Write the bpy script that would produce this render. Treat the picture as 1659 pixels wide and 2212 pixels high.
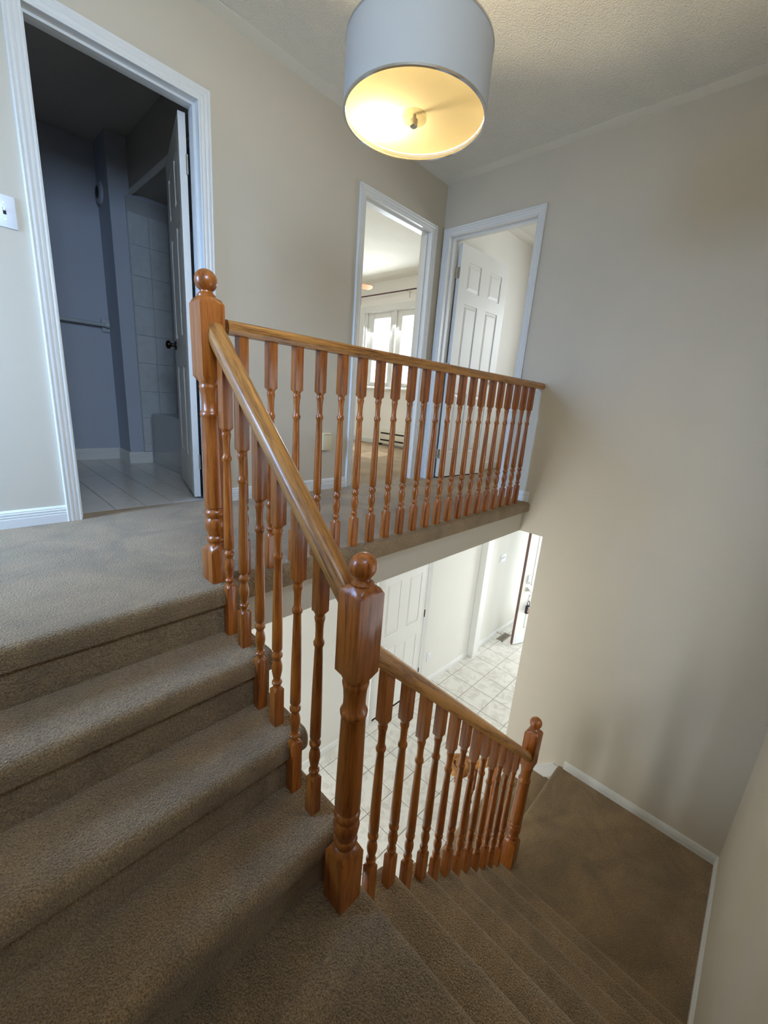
import bpy, bmesh, math, random
from mathutils import Vector, Matrix
random.seed(7)
PI = math.pi
for o in list(bpy.data.objects):
    bpy.data.objects.remove(o, do_unlink=True)
S = bpy.context.scene
C = S.collection

# ------------------------------------------------------------------ measured sizes (metres, upper floor carpet = 0)
CEIL = 2.414          # ceiling of the upper floor
YB, YB2 = 1.061, 1.171  # hall back wall, front and rear face
XR, XR2 = 2.477, 2.600  # stairwell right wall, both faces
YN, YN2 = -1.717, -1.83  # wall behind the stairs
XL = -1.02            # wall left of the stairs
ZD = 2.03             # door head height
RI = 0.1896           # riser
RI2 = 0.1904
GO, GO2 = 0.2076, 0.2051
YN0 = -0.0644         # nosing of the hall floor
XL0 = 0.0694          # nosing of the middle landing
ZM = -4 * RI          # middle landing
ZL = ZM - 7 * RI2     # lower landing
YL3 = -0.6702         # nosing of the lower landing
ZF = -2.654           # foyer floor
ZB = -0.243           # underside of the upper floor
YF = -0.017           # fascia plane
YO = -0.209           # end of the right wall downstairs
YFO = 1.10            # foyer wall
YRAIL2 = -0.743       # line of the lower flight railing
XN3 = 1.473           # third newel
XW = 4.223            # bedroom window wall
XFD = 5.55            # front wall downstairs

# ------------------------------------------------------------------ camera
cam = bpy.data.cameras.new('camera')
cam.sensor_fit = 'HORIZONTAL'
cam.sensor_width = 36.0
cam.lens = 36.0 * 890.33 / 1659.0
cam.clip_start = 0.02
camo = bpy.data.objects.new('camera', cam)
C.objects.link(camo)
camo.location = (-0.6348, -1.381, 0.6875)
camo.rotation_euler = (math.radians(74.8589), math.radians(-4.2972), math.radians(-46.1263))
S.camera = camo

# ------------------------------------------------------------------ world, sun, daylight, exposure
W = bpy.data.worlds.new('world')
S.world = W
W.use_nodes = True
bgn = W.node_tree.nodes['Background']
bgn.inputs[0].default_value = (0.80, 0.90, 1.0, 1)
bgn.inputs[1].default_value = 2.5

def light(name, kind, loc, energy, color, rot=(0, 0, 0), size=None, size_y=None):
    l = bpy.data.lights.new(name, kind)
    l.energy = energy
    l.color = color
    if kind == 'AREA':
        l.shape = 'RECTANGLE'
        l.size = size
        l.size_y = size_y
    o = bpy.data.objects.new(name, l)
    C.objects.link(o)
    o.location = loc
    o.rotation_euler = rot
    return o
def aim(o, d):
    o.rotation_euler = Vector(d).to_track_quat('-Z', 'Y').to_euler()

sun = light('sun', 'SUN', (8, 3, 6), 3.0, (1.0, 0.95, 0.86))
sun.data.angle = 0.01
aim(sun, (-0.93, -0.40, -1.25))
# daylight at the openings; front room, stair and back windows are added fill
aim(light('daylight_bedroom_window', 'AREA', (XW + 0.16, 3.19, 1.43), 110, (0.86, 0.94, 1.0), size=1.15, size_y=0.95), (-1, 0, -0.45))
aim(light('daylight_right_room_window', 'AREA', (XW + 0.16, -0.15, 1.43), 22, (0.92, 0.96, 1.0), size=1.2, size_y=1.0), (-1, 0, -0.3))
aim(light('daylight_front_door', 'AREA', (XFD + 0.14, 0.04, -1.62), 20, (0.96, 0.98, 1.0), size=0.86, size_y=1.98), (-1, 0, 0))
aim(light('fill_light_front_room', 'AREA', (4.2, -2.56, -1.35), 23, (0.96, 0.98, 1.0), size=1.8, size_y=1.3), (0, 1, 0))  # unseen source, added to brighten the foyer wall
lw = light('daylight_landing_window', 'AREA', (-0.52, YN2 - 0.06, 1.93), 27, (0.57, 0.74, 1.0), size=0.8, size_y=0.72)
aim(lw, (0.0, 1, -0.36))
lw.data.spread = math.radians(108)
aim(light('fill_light_stairs', 'AREA', (1.25, YN2 - 0.06, -0.05), 2.2, (1.0, 0.86, 0.66), size=1.0, size_y=1.1), (0, 1, 0))  # warm fill, added to brighten the lower right wall and landing
aim(light('daylight_sidelight', 'AREA', (XFD + 0.14, 0.83, -1.6), 5, (0.96, 0.98, 1.0), size=0.36, size_y=1.8), (-1, 0, 0))
aim(light('fill_light_foyer_end', 'AREA', (-1.22, 0.5, -1.55), 75, (0.96, 0.98, 1.0), size=0.8, size_y=1.2), (1, 0, 0))  # unseen source, added to brighten the left foyer tiles
hw = light('daylight_hall_window', 'AREA', (-2.10, 0.70, 1.15), 52, (0.32, 0.55, 1.0), size=0.5, size_y=1.1)
aim(hw, (1, 0.0, -0.62))
hw.data.spread = math.radians(115)

vs = S.view_settings
vs.view_transform = 'Standard'
vs.look = 'None'
vs.exposure = 0.1
vs.gamma = 1.0
vs.use_curve_mapping = False

# ------------------------------------------------------------------ materials
def srgb(r, g, b):
    f = lambda c: ((c / 255 + 0.055) / 1.055) ** 2.4 if c > 10 else c / 255 / 12.92
    return (f(r), f(g), f(b), 1)

class NT:
    def __init__(s, name):
        s.m = bpy.data.materials.new(name)
        s.m.use_nodes = True
        s.t = s.m.node_tree
        s.b = s.t.nodes['Principled BSDF']
    def n(s, kind, **kw):
        x = s.t.nodes.new(kind)
        for k, v in kw.items():
            if k.startswith('i_'):
                x.inputs[k[2:].replace('_', ' ')].default_value = v
            else:
                setattr(x, k, v)
        return x
    def l(s, a, b):
        s.t.links.new(a, b)

def plain(name, col, rough=0.5, metal=0.0, spec=0.5, coat=0.0):
    t = NT(name)
    t.b.inputs['Base Color'].default_value = col
    t.b.inputs['Roughness'].default_value = rough
    t.b.inputs['Metallic'].default_value = metal
    t.b.inputs['Specular IOR Level'].default_value = spec
    t.b.inputs['Coat Weight'].default_value = coat
    return t.m

def bumped(name, col, rough, scale, strength, dist, var=0.04, vscale=3.0, spec=0.4, detail=3.0):
    t = NT(name)
    g = t.n('ShaderNodeNewGeometry')
    ns = t.n('ShaderNodeTexNoise', i_Scale=scale, i_Detail=detail, i_Roughness=0.6)
    t.l(g.outputs['Position'], ns.inputs['Vector'])
    bp = t.n('ShaderNodeBump', i_Strength=strength, i_Distance=dist)
    t.l(ns.outputs['Fac'], bp.inputs['Height'])
    t.l(bp.outputs['Normal'], t.b.inputs['Normal'])
    n2 = t.n('ShaderNodeTexNoise', i_Scale=vscale, i_Detail=2.0)
    t.l(g.outputs['Position'], n2.inputs['Vector'])
    mr = t.n('ShaderNodeMapRange')
    mr.inputs['From Min'].default_value = 0.3
    mr.inputs['From Max'].default_value = 0.7
    mr.inputs['To Min'].default_value = 1 - var
    mr.inputs['To Max'].default_value = 1 + var
    t.l(n2.outputs['Fac'], mr.inputs['Value'])
    mx = t.n('ShaderNodeVectorMath', operation='SCALE')
    mx.inputs[0].default_value = col[:3]
    t.l(mr.outputs['Result'], mx.inputs['Scale'])
    t.l(mx.outputs['Vector'], t.b.inputs['Base Color'])
    t.b.inputs['Roughness'].default_value = rough
    t.b.inputs['Specular IOR Level'].default_value = spec
    return t.m

def carpet_mat(name, c1, c2):
    t = NT(name)
    g = t.n('ShaderNodeNewGeometry')
    fine = t.n('ShaderNodeTexNoise', i_Scale=250.0, i_Detail=3.0, i_Roughness=0.7)
    tuft = t.n('ShaderNodeTexVoronoi', i_Scale=190.0)
    patch = t.n('ShaderNodeTexNoise', i_Scale=3.6, i_Detail=4.0, i_Roughness=0.62, i_Distortion=0.8)
    for x in (fine, tuft, patch):
        t.l(g.outputs['Position'], x.inputs['Vector'])
    r1 = t.n('ShaderNodeValToRGB')
    r1.color_ramp.elements[0].position = 0.33
    r1.color_ramp.elements[0].color = c2
    r1.color_ramp.elements[1].position = 0.66
    r1.color_ramp.elements[1].color = c1
    t.l(fine.outputs['Fac'], r1.inputs['Fac'])
    mr = t.n('ShaderNodeMapRange')
    mr.inputs['From Min'].default_value = 0.36
    mr.inputs['From Max'].default_value = 0.62
    mr.inputs['To Min'].default_value = 0.72
    mr.inputs['To Max'].default_value = 1.12
    t.l(patch.outputs['Fac'], mr.inputs['Value'])
    sc = t.n('ShaderNodeVectorMath', operation='SCALE')
    t.l(r1.outputs['Color'], sc.inputs[0])
    t.l(mr.outputs['Result'], sc.inputs['Scale'])
    t.l(sc.outputs['Vector'], t.b.inputs['Base Color'])
    ad = t.n('ShaderNodeMath', operation='SUBTRACT')
    t.l(fine.outputs['Fac'], ad.inputs[0])
    t.l(tuft.outputs['Distance'], ad.inputs[1])
    bp = t.n('ShaderNodeBump', i_Strength=0.85, i_Distance=0.006)
    t.l(ad.outputs[0], bp.inputs['Height'])
    t.l(bp.outputs['Normal'], t.b.inputs['Normal'])
    t.b.inputs['Roughness'].default_value = 0.95
    t.b.inputs['Specular IOR Level'].default_value = 0.12
    t.b.inputs['Sheen Weight'].default_value = 0.42
    t.b.inputs['Sheen Tint'].default_value = (1.0, 0.90, 0.76, 1)
    t.b.inputs['Sheen Roughness'].default_value = 0.6
    return t.m

def oak_mat(name, light_c, dark_c, rough=0.3):
    """varnished oak, grain runs along the object's local Z"""
    t = NT(name)
    tc = t.n('ShaderNodeTexCoord')
    oi = t.n('ShaderNodeObjectInfo')
    off = t.n('ShaderNodeVectorMath', operation='SCALE')
    cx = t.n('ShaderNodeCombineXYZ')
    for k in range(3):
        t.l(oi.outputs['Random'], cx.inputs[k])
    t.l(cx.outputs[0], off.inputs[0])
    off.inputs['Scale'].default_value = 37.0
    ad = t.n('ShaderNodeVectorMath', operation='ADD')
    t.l(tc.outputs['Object'], ad.inputs[0])
    t.l(off.outputs[0], ad.inputs[1])
    mp = t.n('ShaderNodeMapping')
    mp.inputs['Scale'].default_value = (1, 1, 0.06)
    t.l(ad.outputs[0], mp.inputs['Vector'])
    fine = t.n('ShaderNodeTexNoise', i_Scale=330.0, i_Detail=3.0, i_Roughness=0.65)
    big = t.n('ShaderNodeTexNoise', i_Scale=42.0, i_Detail=3.0, i_Distortion=1.2)
    t.l(mp.outputs[0], fine.inputs['Vector'])
    t.l(mp.outputs[0], big.inputs['Vector'])
    mx = t.n('ShaderNodeMath', operation='MULTIPLY_ADD')
    t.l(fine.outputs['Fac'], mx.inputs[0])
    mx.inputs[1].default_value = 0.75
    t.l(big.outputs['Fac'], mx.inputs[2])
    rp = t.n('ShaderNodeValToRGB')
    e = rp.color_ramp.elements
    e[0].position = 0.62
    e[0].color = dark_c
    e[1].position = 0.98
    e[1].color = light_c
    t.l(mx.outputs[0], rp.inputs['Fac'])
    hv = t.n('ShaderNodeHueSaturation')
    vr = t.n('ShaderNodeMapRange')
    vr.inputs['To Min'].default_value = 0.86
    vr.inputs['To Max'].default_value = 1.12
    t.l(oi.outputs['Random'], vr.inputs['Value'])
    t.l(vr.outputs['Result'], hv.inputs['Value'])
    t.l(rp.outputs['Color'], hv.inputs['Color'])
    t.l(hv.outputs['Color'], t.b.inputs['Base Color'])
    bp = t.n('ShaderNodeBump', i_Strength=0.12, i_Distance=0.002)
    t.l(mx.outputs[0], bp.inputs['Height'])
    t.l(bp.outputs['Normal'], t.b.inputs['Normal'])
    t.b.inputs['Roughness'].default_value = rough
    t.b.inputs['Coat Weight'].default_value = 0.35
    t.b.inputs['Coat Roughness'].default_value = 0.18
    return t.m

def tile_mat(name, c1, c2, rough):
    t = NT(name)
    g = t.n('ShaderNodeNewGeometry')
    oi = t.n('ShaderNodeObjectInfo')
    of = t.n('ShaderNodeVectorMath', operation='ADD')
    sc = t.n('ShaderNodeVectorMath', operation='SCALE')
    sc.inputs['Scale'].default_value = 50.0
    cx = t.n('ShaderNodeCombineXYZ')
    t.l(oi.outputs['Random'], cx.inputs[0])
    t.l(cx.outputs[0], sc.inputs[0])
    t.l(g.outputs['Position'], of.inputs[0])
    t.l(sc.outputs[0], of.inputs[1])
    n1 = t.n('ShaderNodeTexNoise', i_Scale=9.0, i_Detail=5.0, i_Roughness=0.6, i_Distortion=1.2)
    t.l(of.outputs[0], n1.inputs['Vector'])
    rp = t.n('ShaderNodeValToRGB')
    rp.color_ramp.elements[0].position = 0.36
    rp.color_ramp.elements[0].color = c2
    rp.color_ramp.elements[1].position = 0.56
    rp.color_ramp.elements[1].color = c1
    t.l(n1.outputs['Fac'], rp.inputs['Fac'])
    t.l(rp.outputs['Color'], t.b.inputs['Base Color'])
    t.b.inputs['Roughness'].default_value = rough
    return t.m

def glass_mat(name, tint, gloss):
    t = NT(name)
    out = t.t.nodes['Material Output']
    t.t.nodes.remove(t.b)
    tr = t.n('ShaderNodeBsdfTransparent')
    tr.inputs[0].default_value = tint
    gl = t.n('ShaderNodeBsdfGlossy')
    gl.inputs['Roughness'].default_value = 0.03
    mx = t.n('ShaderNodeMixShader')
    mx.inputs[0].default_value = gloss
    t.l(tr.outputs[0], mx.inputs[1])
    t.l(gl.outputs[0], mx.inputs[2])
    t.l(mx.outputs[0], out.inputs[0])
    return t.m

def diffuser_mat(name):
    t = NT(name)
    out = t.t.nodes['Material Output']
    t.t.nodes.remove(t.b)
    tl = t.n('ShaderNodeBsdfTranslucent')
    tl.inputs[0].default_value = (0.152, 0.13, 0.078, 1)
    df = t.n('ShaderNodeBsdfDiffuse')
    df.inputs[0].default_value = (0.85, 0.70, 0.42, 1)
    mx = t.n('ShaderNodeMixShader')
    mx.inputs[0].default_value = 0.35
    t.l(tl.outputs[0], mx.inputs[1])
    t.l(df.outputs[0], mx.inputs[2])
    t.l(mx.outputs[0], out.inputs[0])
    return t.m

def emit_mat(name, col, s):
    t = NT(name)
    t.b.inputs['Base Color'].default_value = col
    t.b.inputs['Emission Color'].default_value = col
    t.b.inputs['Emission Strength'].default_value = s
    return t.m

def bulb_mat(name, col, s):
    t = NT(name)
    out = t.t.nodes['Material Output']
    t.t.nodes.remove(t.b)
    tr = t.n('ShaderNodeBsdfTransparent')
    em = t.n('ShaderNodeEmission')
    em.inputs[0].default_value = col
    em.inputs[1].default_value = s
    mx = t.n('ShaderNodeMixShader')
    mx.inputs[0].default_value = 0.2
    t.l(tr.outputs[0], mx.inputs[1])
    t.l(em.outputs[0], mx.inputs[2])
    t.l(mx.outputs[0], out.inputs[0])
    return t.m

M = dict(
    wall=bumped('wall_paint', srgb(207, 197, 178), 0.75, 160.0, 0.05, 0.004, 0.012),
    fwall=bumped('foyer_paint', srgb(228, 225, 217), 0.7, 160.0, 0.05, 0.004, 0.01),
    bwall=bumped('bathroom_paint', srgb(182, 188, 200), 0.75, 160.0, 0.05, 0.004, 0.012),
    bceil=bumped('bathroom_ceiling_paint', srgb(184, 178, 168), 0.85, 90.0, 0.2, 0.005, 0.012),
    cwall=bumped('cream_paint', srgb(244, 240, 232), 0.75, 160.0, 0.05, 0.004, 0.01),
    ceil=bumped('stippled_ceiling', srgb(243, 239, 226), 0.9, 120.0, 1.0, 0.010, 0.02, detail=3.0),
    ceils=plain('smooth_ceiling', srgb(240, 236, 224), 0.85),
    trim=plain('white_trim_paint', srgb(226, 225, 220), 0.32),
    door=bumped('white_door_paint', srgb(234, 232, 226), 0.38, 60.0, 0.05, 0.002, 0.01),
    carpet=carpet_mat('beige_carpet', srgb(182, 152, 110), srgb(100, 75, 46)),
    oak=oak_mat('honey_oak', srgb(174, 99, 33), srgb(118, 54, 11), 0.32),
    rail=oak_mat('rail_oak', srgb(196, 136, 66), srgb(112, 64, 22), 0.40),  # lighter, yellower oak for the handrails
    ftile=tile_mat('marbled_floor_tile', srgb(222, 219, 211), srgb(202, 197, 187), 0.28),
    btile=tile_mat('bathroom_floor_tile', srgb(214, 209, 200), srgb(208, 203, 193), 0.12),
    wtile=tile_mat('bathroom_wall_tile', srgb(196, 200, 202), srgb(188, 192, 195), 0.15),
    grout=plain('grey_grout', srgb(120, 114, 106), 0.9),
    dgrout=plain('wall_grout', srgb(172, 174, 176), 0.9),
    tub=plain('tub_enamel', srgb(196, 196, 194), 0.15),
    metal=plain('brushed_metal', srgb(196, 192, 184), 0.3, 1.0),
    chrome=plain('chrome', srgb(220, 220, 222), 0.08, 1.0),
    dmetal=plain('dark_bronze', srgb(62, 52, 44), 0.35, 1.0),
    shade=bumped('shade_fabric', srgb(180, 176, 168), 0.8, 420.0, 0.15, 0.002, 0.01),
    shade_in=plain('shade_lining', srgb(246, 240, 224), 0.7),
    diff=diffuser_mat('frosted_diffuser'),
    bulb=bulb_mat('lit_bulb', (1.0, 0.80, 0.48, 1), 18.0),
    glass=glass_mat('window_glass', (0.97, 0.99, 1, 1), 0.05),
    acry=glass_mat('clear_acrylic', (0.88, 0.86, 0.78, 1), 0.22),
    cream=plain('cream_plastic', srgb(226, 212, 176), 0.4),
    white=plain('white_plastic', srgb(232, 234, 238), 0.35),
    slot=plain('dark_slot', srgb(28, 26, 25), 0.7),
    heater=plain('cream_enamel', srgb(230, 224, 204), 0.4),
    rod=plain('dark_rod', srgb(70, 34, 38), 0.4),
    blade=bumped('fan_blade_wood', srgb(226, 150, 92), 0.4, 30.0, 0.03, 0.002, 0.04),
    black=plain('black_plastic', srgb(24, 24, 27), 0.45),
    lockface=plain('lockbox_face', srgb(176, 120, 120), 0.5),
    brown=plain('brown_weatherstrip', srgb(112, 84, 74), 0.6),
    vent=plain('bronze_register', srgb(150, 138, 122), 0.5),
)

# ------------------------------------------------------------------ mesh helpers
def mesh_obj(name, verts, faces, mat, parent=None, loc=(0, 0, 0), smooth=None):
    me = bpy.data.meshes.new(name)
    me.from_pydata([tuple(v) for v in verts], [], faces)
    return finish(name, me, mat, parent, loc, smooth)

def finish(name, me, mat, parent=None, loc=(0, 0, 0), smooth=None):
    bm = bmesh.new()
    bm.from_mesh(me)
    bmesh.ops.recalc_face_normals(bm, faces=bm.faces)
    bm.to_mesh(me)
    bm.free()
    me.materials.append(M[mat])
    if smooth:
        me.polygons.foreach_set('use_smooth', [True] * len(me.polygons))
        me.set_sharp_from_angle(angle=math.radians(smooth))
    return link(name, me, parent, loc)

def link(name, me, parent=None, loc=(0, 0, 0)):
    o = bpy.data.objects.new(name, me)
    C.objects.link(o)
    o.location = loc
    if parent is not None:
        o.parent = parent
        q, w, local = parent, Vector((0, 0, 0)), False
        while q is not None:
            w += q.location
            local = local or bool(q.get('_local'))
            q = q.parent
        if not local:
            o.location = Vector(loc) - w
    return o

def tag(o, label, cat, group=None, kind=None):
    o['label'] = label
    o['category'] = cat
    if group:
        o['group'] = group
    if kind:
        o['kind'] = kind
    return o

def thing(name, label, cat, loc=(0, 0, 0), group=None, kind=None, rotz=None):
    o = bpy.data.objects.new(name, None)
    C.objects.link(o)
    o.location = loc
    o.empty_display_size = 0.1
    if rotz is not None:
        o.rotation_euler = (0, 0, rotz)
        o['_local'] = 1
    return tag(o, label, cat, group, kind)

class MB:
    def __init__(s):
        s.v = []
        s.f = []
    def add(s, verts, faces):
        k = len(s.v)
        s.v += [tuple(v) for v in verts]
        s.f += [tuple(i + k for i in f) for f in faces]
        return s
    def box(s, x0, x1, y0, y1, z0, z1):
        v = [(x, y, z) for z in (z0, z1) for y in (y0, y1) for x in (x0, x1)]
        return s.add(v, [(0, 2, 3, 1), (4, 5, 7, 6), (0, 1, 5, 4), (2, 6, 7, 3), (0, 4, 6, 2), (1, 3, 7, 5)])
    def rbox(s, x0, x1, y0, y1, z0, z1, r, seg=2):
        bm = bmesh.new()
        bmesh.ops.create_cube(bm, size=1)
        for v in bm.verts:
            v.co = Vector(((x0 + x1) / 2 + v.co.x * (x1 - x0), (y0 + y1) / 2 + v.co.y * (y1 - y0), (z0 + z1) / 2 + v.co.z * (z1 - z0)))
        bmesh.ops.bevel(bm, geom=list(bm.edges), offset=r, segments=seg, profile=0.5, affect='EDGES', clamp_overlap=True)
        bm.verts.index_update()
        s.add([v.co for v in bm.verts], [tuple(v.index for v in f.verts) for f in bm.faces])
        bm.free()
        return s
    def loft(s, rings, cap=True, closed=True):
        n = len(rings[0])
        v = [p for r in rings for p in r]
        f = []
        for i in range(len(rings) - 1):
            for j in range(n if closed else n - 1):
                a, b = i * n + j, i * n + (j + 1) % n
                f.append((a, b, b + n, a + n))
        if cap:
            f.append(tuple(range(n))[::-1])
            f.append(tuple(range((len(rings) - 1) * n, len(rings) * n)))
        return s.add(v, f)
    def lathe(s, prof, seg=24, c=(0, 0, 0), axis='z', cap=True):
        rings = []
        for z, r in prof:
            ring = []
            for k in range(seg):
                a = 2 * PI * k / seg
                p = (r * math.cos(a), r * math.sin(a), z)
                if axis == 'x':
                    p = (p[2], p[0], p[1])
                elif axis == 'y':
                    p = (p[1], p[2], p[0])
                ring.append((p[0] + c[0], p[1] + c[1], p[2] + c[2]))
            rings.append(ring)
        return s.loft(rings, cap)
    def tube(s, pts, r, seg=10):
        pts = [Vector(p) for p in pts]
        rings = []
        for i, p in enumerate(pts):
            d = (pts[min(i + 1, len(pts) - 1)] - pts[max(i - 1, 0)]).normalized()
            u = d.cross(Vector((0, 0, 1)) if abs(d.z) < 0.9 else Vector((1, 0, 0))).normalized()
            w = d.cross(u)
            rings.append([p + u * r * math.cos(2 * PI * k / seg) + w * r * math.sin(2 * PI * k / seg) for k in range(seg)])
        return s.loft(rings)
    def prism(s, poly, a0, a1, axis):
        """2-D polygon extruded along an axis; poly holds the two other coordinates in order"""
        def P(q, a):
            return {'x': (a, q[0], q[1]), 'y': (q[0], a, q[1]), 'z': (q[0], q[1], a)}[axis]
        return s.loft([[P(q, a0) for q in poly], [P(q, a1) for q in poly]])
    def xf(s, m):
        s.v = [tuple(m @ Vector(v)) for v in s.v]
        return s
    def mesh(s, name):
        me = bpy.data.meshes.new(name)
        me.from_pydata(s.v, [], s.f)
        return me
    def obj(s, name, mat, parent=None, loc=(0, 0, 0), smooth=None):
        return finish(name, s.mesh(name), mat, parent, loc, smooth)

def struct(name, mb, mat, label, cat, smooth=None):
    o = mb.obj(name, mat, smooth=smooth)
    return tag(o, label, cat, kind='structure')

# ================================================================== THE SHELL
def wall_with_holes(axis, p0, p1, a0, a1, z0, z1, holes):
    """wall slab between planes p0,p1; runs a0..a1 along the other axis; holes = (a0,a1,z0,z1)"""
    mb = MB()
    cuts = sorted({a0, a1, *[h[0] for h in holes], *[h[1] for h in holes]})
    for u, v in zip(cuts, cuts[1:]):
        mid = (u + v) / 2
        hs = sorted([(h[2], h[3]) for h in holes if h[0] < mid < h[1]])
        z = z0
        for b, t in hs + [(z1, z1)]:
            if b > z + 1e-6:
                if axis == 'y':
                    mb.box(u, v, p0, p1, z, b)
                else:
                    mb.box(p0, p1, u, v, z, b)
            z = t
    return mb

J = 0.018  # jamb thickness
XA0, XA1 = -0.2175, 0.4399   # bathroom doorway
XB0, XB1 = 1.5811, 2.3218    # bedroom doorway
YC1, YC0 = 0.2298, 0.9859    # right room doorway

struct('wall_back', wall_with_holes('y', YB, YB2, -2.6, XR, 0.0, CEIL,
       [(XA0 - J, XA1 + J, -0.01, ZD + J), (XB0 - J, XB1 + J, -0.01, ZD + J)]), 'wall',
       'greige painted hallway wall with the bathroom and bedroom doorways', 'wall')
struct('wall_right', wall_with_holes('x', XR, XR2, YN, YB2, ZB, CEIL, [(YC1 - J, YC0 + J, -0.04, ZD + J)]).box(XR, XR2, YN, YO, ZF, ZB), 'wall',
       'tall greige stairwell wall with one doorway, running down to the lower landing', 'wall')
struct('wall_near', wall_with_holes('y', YN2, YN, XL - 0.1, XR2, ZF, CEIL, [(-0.92, -0.12, 1.57, 2.29), (0.75, 1.75, -0.6, 0.5)]), 'wall',
       'greige outer wall alongside the lower flight of stairs', 'wall')
struct('wall_left', MB().box(XL - 0.1, XL, YN, -0.07, ZF, CEIL).box(-2.6, XL - 0.1, -0.19, -0.07, 0, CEIL).box(-2.02, -1.9, -0.19, 0.44, 0, CEIL).box(-2.02, -1.9, 0.96, YB2, 0, CEIL).box(-2.02, -1.9, 0.44, 0.96, 0, 0.58).box(-2.02, -1.9, 0.44, 0.96, 1.72, CEIL), 'wall',
       'greige wall enclosing the left side of stairs and hallway', 'wall')
struct('ceiling', MB().box(-2.72, XR2, YN2, YB2, CEIL, CEIL + 0.1), 'ceil', 'stippled off white ceiling over hallway and stairwell', 'ceiling')
cb = MB()
bw, bt = 0.085, 0.0012
cb.box(-2.6, XR, YB - bw, YB, CEIL - bt, CEIL)
cb.box(XR - bw, XR, YN, YB - bw, CEIL - bt, CEIL)
cb.box(XL, XR - bw, YN, YN + bw, CEIL - bt, CEIL)
struct('trim_ceiling', cb, 'ceils', 'smooth flat border strip around the stippled stairwell ceiling', 'ceiling border')

# upper floor: carpet with rolled nosing along the edge
def nosing_profile(y_front, z_top, y_back, th, r=0.03, n=6, rb=0.007):
    """(y,z) outline of a carpeted slab with rolled front edge; front towards -y"""
    p = [(y_back, z_top - th), (y_back, z_top)]
    for k in range(n + 1):
        a = PI / 2 + (PI / 2) * k / n
        p.append((y_front + r + r * math.cos(a), z_top - r + r * math.sin(a)))
    r2 = rb
    for k in range(1, n + 1):
        a = PI + (PI / 2) * k / n
        p.append((y_front + r2 + r2 * math.cos(a), z_top - th + r2 + r2 * math.sin(a)))
    return p

fl = MB()
fl.prism(nosing_profile(YN0, 0.0, YB, 0.075), XL, XR, 'x')
fl.box(-2.6, XL, -0.07, YB, -0.06, 0)
fl.box(XA0 - J, XA1 + J, YB, 1.165, -0.06, 0.0)
fl.box(XB0 - J, XB1 + J, YB, YB2, -0.06, 0.0)
floor = struct('floor', fl, 'carpet', 'beige carpet of the upstairs hallway with rolled edge over stairwell', 'floor', smooth=40)
struct('wall_fascia', MB().box(0.02, XR, YF, YF + 0.05, ZB, -0.06), 'wall', 'painted fascia under the hallway carpet edge', 'wall')
struct('ceiling_foyer', MB().box(-2.6, XR2, YF + 0.05, 5.0, ZB, -0.06).box(XR2, XFD + 0.1, -2.6, 5.0, ZB, -0.06).box(-2.6, 0.02, -0.03, YF + 0.05, ZB, -0.075), 'ceils',
       'white painted ceiling over the foyer', 'ceiling')

# foyer shell
struct('wall_foyer', wall_with_holes('y', YFO, YFO + 0.11, -1.12, XFD, ZF, ZB, [(2.10 - J, 2.868 + J, ZF - 0.01, ZF + ZD + J)]), 'fwall',
       'bright off white foyer wall with the closet doorway', 'wall')
struct('wall_front', wall_with_holes('x', XFD, XFD + 0.12, -2.6, YFO + 0.11, ZF, ZB, [(-0.43, 0.49, ZF - 0.01, ZF + 2.06), (0.63, 1.03, ZF + 0.1, ZF + 2.06)]), 'fwall',
       'front wall of the house holding the entrance doorway', 'wall')
struct('wall_front_room', wall_with_holes('y', -2.6, -2.48, XR2, XFD, ZF, ZB, [(3.3, 5.1, -2.0, -0.7)]), 'fwall',
       'front room outer wall with a wide added window', 'wall')
struct('wall_foyer_end', wall_with_holes('x', -1.14, -1.02, -0.1, YFO + 0.11, ZF, ZB, [(0.1, 0.9, -2.15, -0.95)]).box(XR2, XR2 + 0.02, -2.6, YO - 0.001, ZF, ZB), 'fwall', 'off white end wall below the hallway', 'wall')

struct('wall_closet', MB().box(1.95, 2.0, YFO + 0.11, 1.8, ZF, ZB).box(3.0, 3.05, YFO + 0.11, 1.8, ZF, ZB).box(2.0, 3.0, 1.75, 1.8, ZF, ZB).box(2.0, 3.0, YFO, 1.75, ZF - 0.1, ZF - 0.004), 'slot', 'foyer closet inside, coloured near black in place of shade', 'wall')  # near-black colour stands in for the shade inside the closet
# foyer tiles, each a piece of its own
P = 0.2985
fo = MB().box(-1.02, XFD + 0.12, YO - 2.3, YFO, ZF - 0.1, ZF - 0.003)
ffl = struct('floor_foyer', fo, 'grout', 'foyer floor of large pale marbled tiles with thin grey joints', 'floor')
tile_cache = {}
def tile_piece(parent, name, mat, x0, x1, y0, y1, z0, z1, ch=0.0025):
    key = (name, round(x1 - x0, 3), round(y1 - y0, 3))
    if key not in tile_cache:
        w, d, h = x1 - x0, y1 - y0, z1 - z0
        lo = [(0, 0, 0), (w, 0, 0), (w, d, 0), (0, d, 0)]
        mi = [(a, b, h - ch) for a, b, _ in lo]
        hi = [(ch, ch, h), (w - ch, ch, h), (w - ch, d - ch, h), (ch, d - ch, h)]
        o = MB().loft([lo, mi, hi]).obj('tile', mat, parent, (x0, y0, z0))
        tile_cache[key] = o.data
        return o
    return link('tile', tile_cache[key], parent, (x0, y0, z0))
gx0, gy0, gr = 1.67, 0.09, 0.0045
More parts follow.
